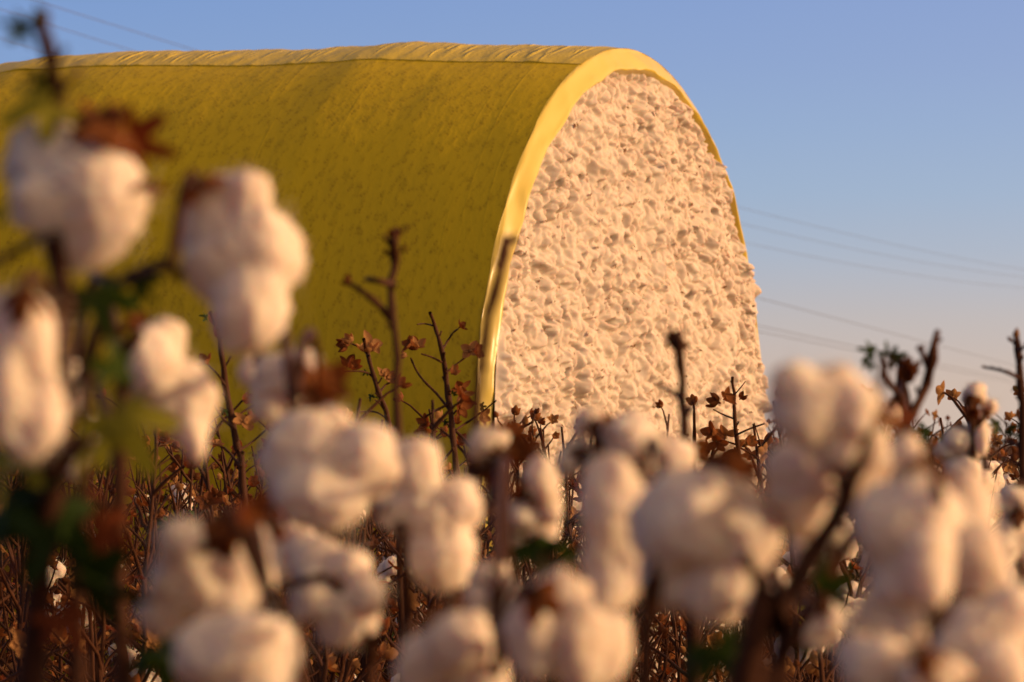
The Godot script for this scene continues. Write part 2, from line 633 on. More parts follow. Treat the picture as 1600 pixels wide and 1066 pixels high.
func wrap_texture() -> Array:
	# relief and dust of the film: u round the bale (0 to 180 degrees), v along it
	var w := 1024
	var h := PackedFloat32Array()
	h.resize(w * w)
	var dust := PackedByteArray()
	dust.resize(w * w * 3)
	var n1 := FastNoiseLite.new()
	n1.seed = 5
	n1.frequency = 0.035
	n1.fractal_octaves = 3
	var n2 := FastNoiseLite.new()
	n2.seed = 9
	n2.noise_type = FastNoiseLite.TYPE_CELLULAR
	n2.frequency = 0.045
	n2.cellular_return_type = FastNoiseLite.RETURN_DISTANCE
	var n3 := FastNoiseLite.new()
	n3.seed = 13
	n3.frequency = 0.006
	n3.fractal_octaves = 3
	for j in w:
		for i in w:
			var a := n1.get_noise_2d(i * 1.5 + j * 0.7, j * 1.9 - i * 0.3)
			var c := n2.get_noise_2d((i * 1.6 - j * 0.7) * 3.8, (j * 0.6 + i * 0.5) * 3.6)
			var b := n3.get_noise_2d(i, j)
			var pit := smoothstep(-0.55, -0.95, c) * smoothstep(-0.15, 0.5, 0.4 * b + 1.4 * a)
			h[j * w + i] = 0.5 + 0.1 * a - 0.12 * pit + 0.05 * c
			var tone := 1.0 - 0.17 * pit - 0.04 * b - 0.12 * maxf(a, 0.0)
			dust[(j * w + i) * 3] = int(255 * clampf(tone, 0, 1))
			dust[(j * w + i) * 3 + 1] = int(255 * clampf(tone * (1.0 - 0.05 * pit), 0, 1))
			dust[(j * w + i) * 3 + 2] = int(255 * clampf(tone * (1.0 + 0.15 * b), 0, 1))
	# tension creases that run round the bale
	var r := RandomNumberGenerator.new()
	r.seed = 77
	for k in 210:
		var v0 := r.randf() * w
		var u0 := r.randf_range(655, 740) if k < 190 else r.randf_range(380, 700)
		var span := r.randf_range(30, 130) if k < 190 else r.randf_range(60, 320)
		var up := r.randf_range(0.25, 1.0) if k < 190 else r.randf_range(0.05, 0.14)
		var slant := r.randf_range(-0.02, 0.05)
		var wide := r.randi_range(1, 3) if k < 190 else 1
		for i in int(span):
			var f := i / span
			var u := int(u0 + i)
			if u >= w:
				continue
			for g in range(-wide - 1, wide + 2):
				var v := int(v0 + slant * i + 3.0 * sin(f * 3.0)) + g
				if v >= 0 and v < w:
					h[v * w + u] += up * sin(f * PI) * maxf(0.0, 1.0 - absf(g) / (wide + 1.0))
	var rel := Image.create_from_data(w, w, false, Image.FORMAT_RF, h.to_byte_array())
	var col := Image.create_from_data(w, w, false, Image.FORMAT_RGB8, dust)
	return [ImageTexture.create_from_image(rel), ImageTexture.create_from_image(col)]

func module() -> void:
	var n := BALE_N.normalized()
	var face := at(973, 671, 10.0) + n * 0.05
	var x := Vector3.UP.cross(n).normalized()
	var y := n.cross(x)
	var o := thing("cotton_module", "huge round cotton bale wrapped in yellow plastic film, its packed white end open", "cotton bale", face - y * BALE_R)
	o.basis = Basis(x, y, n)
	var tex := wrap_texture()
	var film := StandardMaterial3D.new()
	film.resource_name = "film"
	film.albedo_color = lin(0.535, 0.375, 0.009)
	film.albedo_texture = tex[1]
	film.roughness = 0.55
	film.metallic_specular = 0.25
	film.heightmap_enabled = true
	film.heightmap_texture = tex[0]
	film.heightmap_scale = 0.55
	film.cull_mode = BaseMaterial3D.CULL_DISABLED
	M.film = film
	# body of the wrap
	var nu := 300
	var nv := 130
	var p := PackedVector3Array()
	var uvs := PackedVector2Array()
	for j in nv:
		var z := lerpf(-BALE_L, -0.05, j / (nv - 1.0))
		for i in nu:
			var phi := TAU * i / (nu - 1.0) - PI * 0.25
			p.append(wrap_at(phi, z))
			uvs.append(Vector2(phi / PI + 0.25, -z / BALE_L))
	var m := MB.new()
	m.grid(p, nu, nv, false, false, uvs)
	part("wrap", m.mesh(), film, o)
	# the last turn of film: it ends in a free edge just under the top
	p = PackedVector3Array()
	uvs = PackedVector2Array()
	nu = 120
	nv = 150
	for j in nv:
		var z := lerpf(-BALE_L + 0.02, -0.047, j / (nv - 1.0))
		var start := deg_to_rad(70.6) + 0.006 * sin(z * 3.0) + 0.004 * noise_b.get_noise_1d(z * 60.0)
		for i in nu:
			var phi := start + deg_to_rad(75.0) * (i - 2) / (nu - 3.0) if i > 1 else start
			var q := wrap_at(phi, z, [-0.001, 0.0025][mini(i, 1)] if i < 2 else (0.002 + 0.004 * noise_b.get_noise_2d(phi * 90.0, z * 300.0)) * smoothstep(-0.05, -0.12, z) + 0.0012)
			p.append(q)
			uvs.append(Vector2(phi / PI + 0.25, -z / BALE_L))
	m = MB.new()
	m.grid(p, nu, nv, false, false, uvs)
	var skylit_flap := film.duplicate()
	skylit_flap.albedo_texture = null
	skylit_flap.albedo_color = lin(0.60, 0.44, 0.03)  # paler and greener: skylight on the top put into the colour; no dust
	skylit_flap.roughness = 0.45
	skylit_flap.metallic_specular = 0.45
	skylit_flap.heightmap_scale = 0.8
	part("wrap_flap", m.mesh(), skylit_flap, o)
	# the lip folded over the open end
	var lip := [[-0.05, 0.0], [-0.046, -0.0015], [-0.042, -0.006], [-0.035, -0.016], [-0.024, -0.033], [-0.012, -0.052], [-0.002, -0.068], [0.001, -0.074], [-0.004, -0.079], [-0.02, -0.086], [-0.07, -0.1]]
	p = PackedVector3Array()
	uvs = PackedVector2Array()
	nu = 420
	for j in lip.size():
		for i in nu:
			var phi := TAU * i / (nu - 1.0)
			var lw := lip_width(phi)
			var q := wrap_at(phi, -0.05 + (lip[j][0] + 0.05) * (0.5 + 0.5 * lw) + 0.006 * noise_b.get_noise_2d(phi * 80.0, j * 6.0), lip[j][1] * lw + (0.012 * noise_b.get_noise_2d(phi * 70.0, 40.0) if j > 4 else 0.0) + 0.004 * noise_b.get_noise_2d(phi * 260.0, j * 9.0) * (1.0 if j > 0 else 0.0) + (0.0005 if j == 0 else 0.0))
			p.append(q)
			uvs.append(Vector2(phi / PI + 0.25, (0.1 + j * 0.01)))
	m = MB.new()
	m.grid(p, nu, lip.size(), false, false, uvs)
	var lipmat := film.duplicate()
	lipmat.albedo_texture = null
	lipmat.albedo_color = lin(0.57, 0.425, 0.055)
	lipmat.heightmap_enabled = false
	lipmat.roughness = 0.34
	lipmat.metallic_specular = 0.6
	part("wrap_lip", m.mesh(), lipmat, o)
	# the packed end: swollen, with knots of lint and holes between
	var cell := FastNoiseLite.new()
	cell.seed = 21
	cell.noise_type = FastNoiseLite.TYPE_CELLULAR
	cell.cellular_return_type = FastNoiseLite.RETURN_DISTANCE
	cell.cellular_jitter = 1.0
	cell.frequency = 1.0
	var pit := cell.duplicate()
	pit.seed = 54
	var big := FastNoiseLite.new()
	big.seed = 8
	big.frequency = 1.0
	big.fractal_octaves = 4
	var puff := FastNoiseLite.new()
	puff.seed = 31
	puff.frequency = 1.0
	puff.fractal_type = FastNoiseLite.FRACTAL_NONE
	var r0 := BALE_R - 0.068
	var count := 430
	p = PackedVector3Array()
	for j in count:
		var b := lerpf(-1, 1, j / (count - 1.0))
		for i in count:
			var a := lerpf(-1, 1, i / (count - 1.0))
			# square to disc
			var e := Vector2(a * sqrt(1.0 - b * b * 0.5), b * sqrt(1.0 - a * a * 0.5)) * r0
			var f := e.length() / r0
			e *= (BALE_R - 0.07 * lip_width(atan2(e.y, e.x))) / r0
			var q := e + Vector2(big.get_noise_2d(e.x * 7.0, e.y * 7.0), big.get_noise_2d(e.x * 7.0 + 50.0, e.y * 7.0)) * 0.03
			var fold := big.get_noise_2d(e.x * 2.2 + 9.0, e.y * 2.2)
			var b1 := absf(puff.get_noise_2d(q.x * 8.0, q.y * 9.0))
			var b2 := absf(puff.get_noise_2d(q.x * 19.0 + 70.0, q.y * 21.0))
			var b3 := absf(puff.get_noise_2d(q.x * 40.0 + 170.0, q.y * 44.0))
			var hole: float = pit.get_noise_2d(q.x * 11.0, q.y * 11.0) + 1.0
			var hole2: float = pit.get_noise_2d(q.x * 19.0 + 40.0, q.y * 18.0) + 1.0
			var patchy := big.get_noise_2d(e.x * 3.0, e.y * 3.0 + 30.0)
			var deep := smoothstep(0.3, 0.1, hole) * smoothstep(-0.45, 0.1, fold + patchy)
			var deep2 := smoothstep(0.3, 0.1, hole2) * smoothstep(-0.4, 0.2, patchy)
			var z := 0.055 * (1.0 - pow(f, 2.6)) - lerpf(0.0, 0.032, smoothstep(-0.1, 0.75, e.y / r0)) * (1.0 - 0.3 * smoothstep(0.0, 0.8, -e.x / r0))
			var amp := smoothstep(1.0, 0.975, f)
			var rise := 0.033 * (pow(b1, 0.75) - 0.4) + 0.021 * (pow(b2, 0.75) - 0.4) + 0.005 * (b3 - 0.3)
			rise *= 1.0 + 0.75 * big.get_noise_2d(e.x * 3.5 + 20.0, e.y * 3.5)
			z += amp * (rise - 0.062 * deep - 0.04 * deep2 + 0.045 * fold + 0.0025 * big.get_noise_2d(e.x * 50.0, e.y * 50.0))
			e.y -= amp * 0.06 * rise
			p.append(Vector3(-e.x, BALE_R + e.y, z))
	m = MB.new()
	m.grid(p, count, count, false)
	part("cotton_face", m.mesh(), M.packed_lint, o)
	# the far end, plain
	p = PackedVector3Array()
	for j in 12:
		for i in 48:
			var g := TAU * i / 47.0
			var rr := (BALE_R - 0.06) * j / 11.0
			p.append(Vector3(-cos(g) * rr, BALE_R + sin(g) * rr, -BALE_L - 0.05 * (1.0 - pow(j / 11.0, 4.0)) + 0.01 * noise_b.get_noise_2d(cos(g) * rr * 90, sin(g) * rr * 90)))
	var em := MB.new()
	em.grid(p, 48, 12, true)
	part("cotton_face", em.mesh(), M.packed_lint, o)
	# bits of leaf and stick caught in the lint
	var bits := MB.new()
	rng.seed = 404
	for k in 1000:
		var g := rng.randf_range(0.0, TAU)
		var rr := sqrt(rng.randf()) * (r0 - 0.06)
		var c := Vector3(cos(g) * rr, BALE_R + sin(g) * rr, 0)
		var here := m.v[nearest(m.v, count, Vector2(-c.x, c.y - BALE_R), r0)]
		var s := rng.randf_range(0.004, 0.012)
		var t := Vector3(rng.randf_range(-1, 1), rng.randf_range(-1, 1), rng.randf_range(-0.2, 0.5)).normalized() * s
		var u := Vector3(-t.y, t.x, rng.randf_range(-0.3, 0.3) * s) * rng.randf_range(0.2, 0.5)
		here.z += 0.007
		bits.grid(PackedVector3Array([here - t, here - t * 0.1 - u, here - t * 0.1 + u, here + t]), 2, 2)
	var bm := part("leaf_trash", bits.mesh(), M.chaff, o)
	bm.set_meta("kind", "stuff")

func nearest(_v: PackedVector3Array, count: int, e: Vector2, r0: float) -> int:
	# invert the square-to-disc map by a few fixed-point steps
	var a := e.x / r0
	var b := e.y / r0
	for k in 12:
		a = clampf(e.x / r0 / sqrt(maxf(0.5, 1.0 - b * b * 0.5)), -1, 1)
		b = clampf(e.y / r0 / sqrt(maxf(0.5, 1.0 - a * a * 0.5)), -1, 1)
	return clampi(int((b * 0.5 + 0.5) * (count - 1)), 0, count - 1) * count + clampi(int((a * 0.5 + 0.5) * (count - 1)), 0, count - 1)

# ------------------------------------------------------------------ sky
const SKY := [[-1.0, 0.46, 0.40, 0.35], [0.0, 0.52, 0.425, 0.375], [0.5, 0.515, 0.425, 0.38], [1.1, 0.43, 0.425, 0.45], [1.68, 0.32, 0.415, 0.545], [2.25, 0.25, 0.395, 0.59], [2.85, 0.205, 0.36, 0.605], [3.4, 0.175, 0.325, 0.605], [4.0, 0.148, 0.30, 0.605], [8.0, 0.125, 0.235, 0.51], [20.0, 0.085, 0.14, 0.29], [45.0, 0.05, 0.08, 0.17], [90.0, 0.035, 0.06, 0.13]]

func sky_panorama() -> ImageTexture:
	var w := 96
	var h := 2048
	var sun_u := Vector3(sin(deg_to_rad(SUN_AZ)), 0, cos(deg_to_rad(SUN_AZ)))
	var im := Image.create(w, h, false, Image.FORMAT_RGBF)
	for j in h:
		var e := 90.0 - 180.0 * (j + 0.5) / h
		var c := Vector3(SKY[0][1], SKY[0][2], SKY[0][3])
		for k in SKY.size() - 1:
			if e > SKY[k][0]:
				var f := smoothstep(0.0, 1.0, clampf((e - SKY[k][0]) / (SKY[k + 1][0] - SKY[k][0]), 0, 1)) if SKY[k + 1][0] > 4.0 else clampf((e - SKY[k][0]) / (SKY[k + 1][0] - SKY[k][0]), 0, 1)
				c = Vector3(SKY[k][1], SKY[k][2], SKY[k][3]).lerp(Vector3(SKY[k + 1][1], SKY[k + 1][2], SKY[k + 1][3]), f)
		if e < -1.0:
			c = Vector3(0.12, 0.08, 0.055)
		for i in w:
			var g := (i + 0.5) / w * TAU
			var near := (sin(g) * sun_u.x - cos(g) * sun_u.z) * cos(deg_to_rad(e)) * cos(deg_to_rad(SUN_EL)) + sin(deg_to_rad(e)) * sin(deg_to_rad(SUN_EL))
			var warm := 2.5 * pow(clampf(near * 0.5 + 0.5, 0, 1), 4.0) * (1.0 if e > 0 else 0.0)  # sky glow round the sun, out of view, strong enough to warm shaded bolls
			im.set_pixel(i, j, Color(c.x + warm, c.y + 0.6 * warm, c.z + 0.27 * warm))
	return ImageTexture.create_from_image(im)

# ------------------------------------------------------------------ all of it
func _ready() -> void:
	var cam := Camera3D.new()
	cam.name = "camera"
	cam.position = EYE
	cam.rotation = Vector3(TILT, 0, 0)
	var lens := CameraAttributesPhysical.new()
	lens.frustum_focal_length = 12.0 / (533.0 / (F * DEEP))
	lens.frustum_focus_distance = 13.6
	lens.frustum_near = 0.05
	lens.frustum_far = 4000.0
	lens.exposure_aperture = 18.0
	cam.attributes = lens
	add_child(cam)
	cam.current = true
	var env := Environment.new()
	env.background_mode = Environment.BG_SKY
	var sky := Sky.new()
	var pano := PanoramaSkyMaterial.new()
	pano.panorama = sky_panorama()
	sky.sky_material = pano
	env.sky = sky
	env.tonemap_mode = Environment.TONE_MAPPER_LINEAR
	env.tonemap_exposure = 1.0
	env.sdfgi_enabled = true
	env.ssao_enabled = true
	env.ssil_enabled = true
	var we := WorldEnvironment.new()
	we.name = "environment"
	we.environment = env
	add_child(we)
	var sun := DirectionalLight3D.new()
	sun.name = "sun"
	sun.light_energy = 1.42
	sun.light_color = lin(1.0, 0.60, 0.31)
	sun.light_angular_distance = 0.5
	sun.shadow_enabled = true
	sun.rotation_degrees = Vector3(-SUN_EL, SUN_AZ, 0)
	add_child(sun)

	noise_a.seed = 1
	noise_a.frequency = 1.0
	noise_a.fractal_octaves = 2
	noise_b.seed = 2
	noise_b.frequency = 0.05
	noise_b.fractal_octaves = 3
	materials()

	# the setting
	var g := MeshInstance3D.new()
	g.name = "ground"
	var pm := PlaneMesh.new()
	pm.size = Vector2(3000, 3000)
	g.mesh = pm
	g.material_override = M.soil
	tag(g, "", "", "", "structure")
	add_child(g)

	module()
	shared_pieces()
	wires()
	near_plants()
	thicket()
	print("fov ", cam.fov, "  nodes ", get_child_count())

func wires() -> void:
	# [x at z0, z0, slope, height over the eye, curvature, z of the low point, radius]
	var list := [
		["topmost thin overhead wire crossing the sky behind the bale", 5.9, 81.0, 0.36, 5.97, 3.0e-4, 0.005],
		["second overhead wire from the top, right of the bale", 5.9, 81.0, 0.36, 5.56, 4.0e-4, 0.005],
		["third overhead wire from the top, lowest of the upper three", 5.9, 81.0, 0.36, 5.1, 4.4e-4, 0.005],
		["highest of the three lower overhead wires right of the bale", 5.1, 66.0, 0.25, 3.0, 0.0, 0.006],
		["middle one of the three lower overhead wires", 5.1, 66.0, 0.25, 2.42, 0.0, 0.006],
		["lowest overhead wire in the pale sky near the horizon", 5.1, 66.0, 0.25, 2.3, 0.0, 0.006],
	]
	for w in list:
		var z0: float = w[2]
		var pts := []
		var rad := []
		for k in 61:
			var z := z0 - 45.0 + k * 130.0 / 60.0
			pts.append(Vector3(w[1] + w[3] * (z - z0), EYE.y + w[4] + w[5] * pow(z - z0, 2.0), -z * DEEP))
			rad.append(w[6])
		var m := MB.new()
		m.tube(pts, rad, 5, false)
		var o := part(numbered("overhead_wire"), m.mesh(), M.wire, self)
		tag(o, w[0], "wire", "overhead wires")

func near_plants() -> void:
	plant("cotton_plant", "tall blurred cotton plant at the left edge, big boll near the sky", {d = 1.62, wood = "dark_stem",
		stem = [[62, 22, 11], [74, 75, 11], [85, 135, 11], [95, 200, 13], [82, 370, 14], [98, 480, 16], [92, 640, 17], [70, 860, 19], [52, 1066, 20]],
		branches = [[[[60, 372], [20, 395], [-40, 430]], 9], [[[98, 485], [130, 460], [180, 440], [262, 420]], 8], [[[95, 500], [150, 455], [175, 430]], 9], [[[85, 150], [118, 118], [122, 105]], 7]],
		bolls = [
			{lobes = [[88, 262, 82, 72], [150, 305, 70, 85], [135, 368, 60, 52], [70, 315, 60, 50], [195, 290, 28, 45]], bur = [172, 188, 70], tone = 0, form = 1},
			{lobes = [[42, 555, 52, 100], [45, 645, 52, 75], [10, 500, 45, 40], [5, 620, 40, 70]], bur = [35, 455, 50, -0.01], tone = 1, dz = -0.05}],
		burs = [[225, 292, 46, 0.3, -0.8, 0.2, 0, 1], [165, 200, 60, 0.6, 0.5, 0.2, 0, 2]],
		leaves = [[40, 45, 48, -0.7, 0.3, 0.2, "dark_leaf", 0.5], [64, 34, 34, 0.2, 0.9, 0.1, "dark_leaf", 1.5], [78, 160, 88, -0.7, -0.2, 0.4, "olive_leaf", 0.4], [60, 120, 34, -0.6, 0.2, -0.4, "green_leaf", 2.0], [205, 215, 80, 0.8, -0.45, 0.2, "red_leaf", 0.8], [165, 195, 60, 0.7, 0.2, 0.2, "red_leaf", 2.0], [148, 455, 75, 0.2, -0.5, 0.5, "green_leaf", 0.2], [185, 470, 48, 0.6, -0.6, 0.2, "green_leaf", 1.2], [185, 650, 105, 0.3, -0.5, 0.5, "olive_leaf", 0.3], [150, 690, 85, -0.5, -0.6, 0.4, "olive_leaf", 1.3], [178, 585, 66, 0.1, 0.8, 0.3, "green_leaf", 0.7], [20, 700, 95, -0.4, -0.6, 0.4, "olive_leaf", 0.9], [75, 800, 120, -0.2, -0.7, 0.4, "dark_leaf", 0.2], [130, 905, 115, 0.6, -0.4, 0.3, "dark_leaf", 1.2], [150, 830, 60, 0.7, -0.3, 0.3, "red_leaf", 0.4], [25, 880, 60, -0.6, -0.4, 0.4, "red_leaf", 1.4], [40, 740, 85, 0.5, -0.5, 0.4, "dark_leaf", 2.2], [0, 330, 40, -0.7, -0.5, 0.2, "olive_leaf", 1.0], [115, 860, 100, 0.2, -0.7, 0.4, "dark_leaf", 2.0], [95, 960, 70, 0.4, -0.5, 0.4, "red_leaf", 0.0], [10, 790, 90, -0.3, -0.6, 0.4, "dark_leaf", 1.0]]})
	plant("cotton_plant", "blurred cotton plant with a long slanting boll hanging against the yellow wrap", {d = 1.74, wood = "dark_stem",
		stem = [[270, 410, 7], [205, 432, 8], [165, 470, 9], [140, 560, 10], [130, 760, 11], [120, 1066, 12]],
		bolls = [
			{lobes = [[330, 335, 52, 68, 35], [382, 298, 40, 34], [408, 385, 62, 66], [390, 480, 62, 72, 10], [345, 420, 55, 60], [450, 405, 30, 40]], bur = [308, 282, 48], tone = 0, form = 1}],
		burs = [[270, 425, 30, 0.4, 0.6, 0.3, 1, 2]],
		leaves = [[215, 440, 50, 0.4, -0.7, 0.3, "green_leaf", 1.0]]})
	plant("cotton_plant", "blurred cotton plant whose drooping boll ends in a thin tip, left of centre", {d = 1.95,
		stem = [[215, 520, 8], [190, 600, 10], [185, 760, 11], [190, 1066, 12]],
		bolls = [
			{lobes = [[232, 570, 48, 52], [285, 625, 46, 66], [262, 525, 32, 28], [303, 685, 22, 42, -10], [240, 630, 38, 40]], bur = [205, 545, 46], tone = 1, form = 1},
			{lobes = [[112, 585, 22, 30], [122, 615, 20, 28]], bur = [120, 560, 24], detail = 24, dz = 0.25},
			{lobes = [[118, 720, 24, 34], [145, 680, 20, 32]], bur = [110, 690, 24], detail = 24, dz = 0.25}],
		burs = [[185, 520, 40, -0.4, 0.7, 0.2, 1, 2], [215, 510, 34, 0.4, 0.6, 0.3, 0, 4]],
		leaves = [[120, 770, 50, 0.3, -0.5, 0.5, "red_leaf", 0.0], [250, 1010, 80, 0.7, -0.4, 0.3, "green_leaf", 0.5], [215, 1030, 54, -0.4, -0.6, 0.3, "dark_leaf", 1.3], [300, 1050, 85, 0.8, -0.3, 0.3, "green_leaf", 2.1]]})
	plant("cotton_plant", "blurred cotton plant with a double boll below a rusty dry bur, left of the middle", {d = 1.9,
		stem = [[470, 560, 6], [455, 640, 7], [420, 800, 9], [395, 1066, 10]],
		bolls = [
			{lobes = [[438, 598, 44, 46], [470, 570, 34, 26], [415, 630, 30, 30]], bur = [492, 606, 44, -0.01], tone = 0, form = 4, dz = 0.2},
			{lobes = [[392, 583, 22, 24], [408, 600, 18, 18]], bur = [400, 570, 20], detail = 24, dz = 0.3},
			{lobes = [[478, 712, 72, 62], [500, 775, 78, 52], [565, 715, 42, 55, 20], [525, 668, 34, 30], [585, 740, 28, 40]], bur = [455, 760, 52, 0.03], tone = 1, form = 1, dz = -0.05}],
		burs = [[512, 600, 46, 0.5, 0.3, 0.6, 0, 4], [505, 620, 40, 0.3, -0.6, 0.6, 0, 2], [430, 815, 40, -0.4, -0.5, 0.4, 0, 1]],
		leaves = [[420, 790, 46, -0.6, -0.4, 0.3, "red_leaf", 0.3]]})
	plant("cotton_plant", "blurred cotton plant with a four-lobed boll hanging just left of the picture centre", {d = 2.0,
		stem = [[640, 690, 5], [612, 720, 6], [625, 830, 7], [640, 960, 8], [645, 1066, 9]],
		bolls = [
			{lobes = [[648, 728, 42, 46], [625, 795, 40, 42], [690, 860, 50, 66], [716, 785, 40, 38, -30], [665, 800, 38, 40], [735, 800, 18, 26]], bur = [612, 760, 44, 0.02], tone = 1, form = 1}],
		burs = [[600, 790, 34, -0.5, 0.2, 0.3, 0, 4]]})
	plant("cotton_plant", "cotton plant with a round lobed boll at the end of a bare grey twig", {d = 1.98,
		stem = [[585, 1000, 7], [580, 1030, 8], [578, 1066, 9]],
		branches = [[[[580, 1010], [520, 905], [455, 912], [370, 920], [225, 955]], 7]],
		bolls = [
			{lobes = [[505, 888, 48, 46], [540, 950, 52, 64, 15], [572, 925, 26, 42], [488, 930, 34, 40], [545, 885, 34, 30]], bur = [510, 850, 38, 0.02], tone = 1, form = 1}],
		burs = [[548, 905, 20, 0.3, 0.2, 0.9, 1, 4]]})
	plant("cotton_plant", "blurred cotton plant with two wide greyish bolls low in the left corner area", {d = 1.6,
		stem = [[345, 790, 7], [390, 860, 8], [440, 1000, 9], [450, 1066, 10]],
		bolls = [
			{lobes = [[300, 905, 70, 60], [360, 870, 55, 50], [260, 950, 38, 40], [345, 925, 66, 52], [290, 850, 42, 34]], bur = [355, 815, 58], tone = 0, form = 4, dz = 0.05},
			{lobes = [[392, 860, 30, 40], [400, 900, 30, 34]], bur = [375, 830, 34], tone = 1, dz = 0.1},
			{lobes = [[350, 1020, 80, 58], [420, 1020, 50, 55], [380, 1060, 80, 40], [330, 1050, 60, 40], [385, 985, 45, 32]], bur = [330, 985, 48, 0.02], tone = 1, dz = -0.04}],
		burs = [[385, 800, 50, 0.6, -0.3, 0.4, 0, 4], [340, 850, 44, 0.2, -0.7, 0.3, 1, 2]],
		leaves = [[370, 820, 40, 0.4, 0.5, 0.4, "red_leaf", 1.0]]})
	plant("cotton_plant", "pale half hidden cotton boll plant behind the twig, lower left of centre", {d = 2.3,
		stem = [[470, 800, 5], [470, 900, 6], [468, 1066, 7]],
		bolls = [{lobes = [[450, 830, 36, 40], [475, 860, 30, 40], [440, 870, 28, 36]], bur = [455, 790, 28], detail = 30}]})
	plant("cotton_plant", "blurred cotton plant with dark spreading burs in front of the wrap corner", {d = 2.2,
		stem = [[792, 372, 6], [788, 395, 9], [770, 460, 7], [757, 530, 7], [746, 640, 7], [735, 760, 10], [720, 900, 11], [700, 1066, 12]],
		bolls = [
			{lobes = [[760, 690, 26, 20], [745, 700, 18, 18], [775, 684, 18, 16]], bur = [780, 705, 26], tone = 1, form = 4, detail = 28},
			{lobes = [[845, 750, 26, 40], [860, 790, 18, 30], [835, 790, 22, 28]], bur = [822, 752, 40], tone = 0, form = 4, detail = 30},
			{lobes = [[815, 805, 34, 24], [845, 822, 30, 30], [800, 830, 22, 26]], bur = [800, 800, 28, 0.02], detail = 30}],
		burs = [[800, 708, 58, 0.2, 0.5, 0.5, 1, 4], [770, 728, 50, -0.4, -0.2, 0.6, 1, 5], [818, 760, 40, 0.4, -0.5, 0.5, 0, 4], [790, 670, 40, 0.1, 0.9, 0.2, 0, 2], [800, 380, 18, 0.2, 0.9, 0.2, 1, 4]],
		leaves = [[822, 850, 58, 0.3, -0.4, 0.7, "green_leaf", 0.3], [845, 868, 50, 0.6, -0.5, 0.5, "dark_leaf", 1.4], [880, 868, 30, 0.7, 0.1, 0.5, "green_leaf", 0.7], [800, 840, 34, -0.5, 0.3, 0.5, "dark_leaf", 2.0]]})
	plant("cotton_plant", "blurred bare cotton stalk with stubby side twigs rising before the yellow wrap", {d = 2.9,
		stem = [[618, 362, 4], [615, 376, 7.5], [617, 402, 6], [612, 440, 5], [614, 480, 5], [620, 560, 5], [620, 660, 5.5], [632, 800, 6], [640, 1066, 7]],
		branches = [[[[612, 500], [585, 470], [545, 442]], 6], [[[612, 445], [595, 440], [572, 436]], 6]],
		buds = [[618, 368, 16, 0.2, 1.0, 0.1, 1], [606, 398, 12, -0.7, 0.8, 0.2, 1], [628, 392, 12, 0.7, 0.8, 0.2, 1]],
		burs = [[616, 372, 18, 0.1, 0.9, 0.2, 1, 3], [545, 442, 16, -0.7, 0.6, 0.2, 1, 3], [612, 400, 16, 0.5, 0.6, 0.4, 1, 3]]})
	plant("cotton_plant", "blurred dark cotton stalk standing before the open cotton end of the bale", {d = 2.7, wood = "dark_stem",
		stem = [[1054, 522, 5], [1060, 536, 8], [1064, 570, 6], [1066, 620, 6], [1072, 690, 7], [1080, 800, 8], [1085, 1066, 10]],
		branches = [[[[1068, 625], [1048, 612], [1030, 602]], 5], [[[1070, 640], [1100, 625], [1125, 600]], 3]],
		buds = [[1052, 528, 16, -0.4, 1.0, 0.1, 1], [1070, 545, 14, 0.6, 0.9, 0.1, 1]],
		burs = [[1055, 535, 22, -0.3, 0.8, 0.2, 1, 3], [1078, 700, 34, 0.4, -0.5, 0.4, 2, 1], [1145, 735, 40, 0.5, -0.3, 0.4, 0, 4]],
		leaves = [[1048, 690, 26, -0.7, 0.2, 0.5, "dark_leaf", 0.4], [1072, 705, 26, 0.3, -0.8, 0.4, "olive_leaf", 1.0]]})
	plant("cotton_plant", "blurred cotton plant with small bolls and a brown bur below the cotton end", {d = 2.15,
		stem = [[930, 655, 5], [935, 720, 6], [945, 860, 7], [950, 1066, 8]],
		bolls = [
			{lobes = [[925, 655, 22, 18], [945, 668, 18, 16], [910, 668, 16, 14]], bur = [940, 680, 24], tone = 1, form = 4, detail = 28},
			{lobes = [[893, 718, 22, 24], [905, 705, 18, 18], [885, 735, 14, 14]], bur = [915, 712, 24], detail = 28},
			{lobes = [[985, 690, 48, 42], [1030, 725, 48, 48], [995, 745, 44, 44], [1050, 710, 34, 30]], bur = [955, 688, 40], tone = 0, form = 4}],
		burs = [[962, 672, 34, 0.1, 0.6, 0.6, 0, 4], [938, 700, 26, -0.3, -0.4, 0.7, 1, 5]]})
	plant("cotton_plant", "large blurred cotton plant in the front with a broad pale boll right of centre", {d = 1.58,
		stem = [[1060, 760, 8], [1030, 860, 9], [1020, 960, 10], [1010, 1066, 11]],
		bolls = [
			{lobes = [[960, 790, 50, 78], [962, 880, 46, 66], [985, 835, 46, 70], [945, 930, 30, 36]], bur = [1000, 740, 50, 0.02], tone = 1, dz = 0.08},
			{lobes = [[1070, 815, 84, 80], [1140, 845, 72, 78], [1055, 895, 60, 56], [1120, 915, 48, 52], [1130, 785, 60, 50], [1180, 840, 40, 48]], bur = [1140, 722, 60, 0.02], tone = 0, form = 1}],
		burs = [[1145, 728, 50, 0.4, 0.4, 0.3, 0, 1]],
		leaves = [[1120, 1010, 75, 0.3, -0.5, 0.5, "green_leaf", 0.2], [1085, 1030, 50, -0.4, -0.6, 0.4, "dark_leaf", 1.1], [1150, 1040, 60, 0.7, -0.2, 0.4, "dark_leaf", 2.0], [1180, 1000, 46, 0.8, 0.2, 0.3, "green_leaf", 1.5]]})
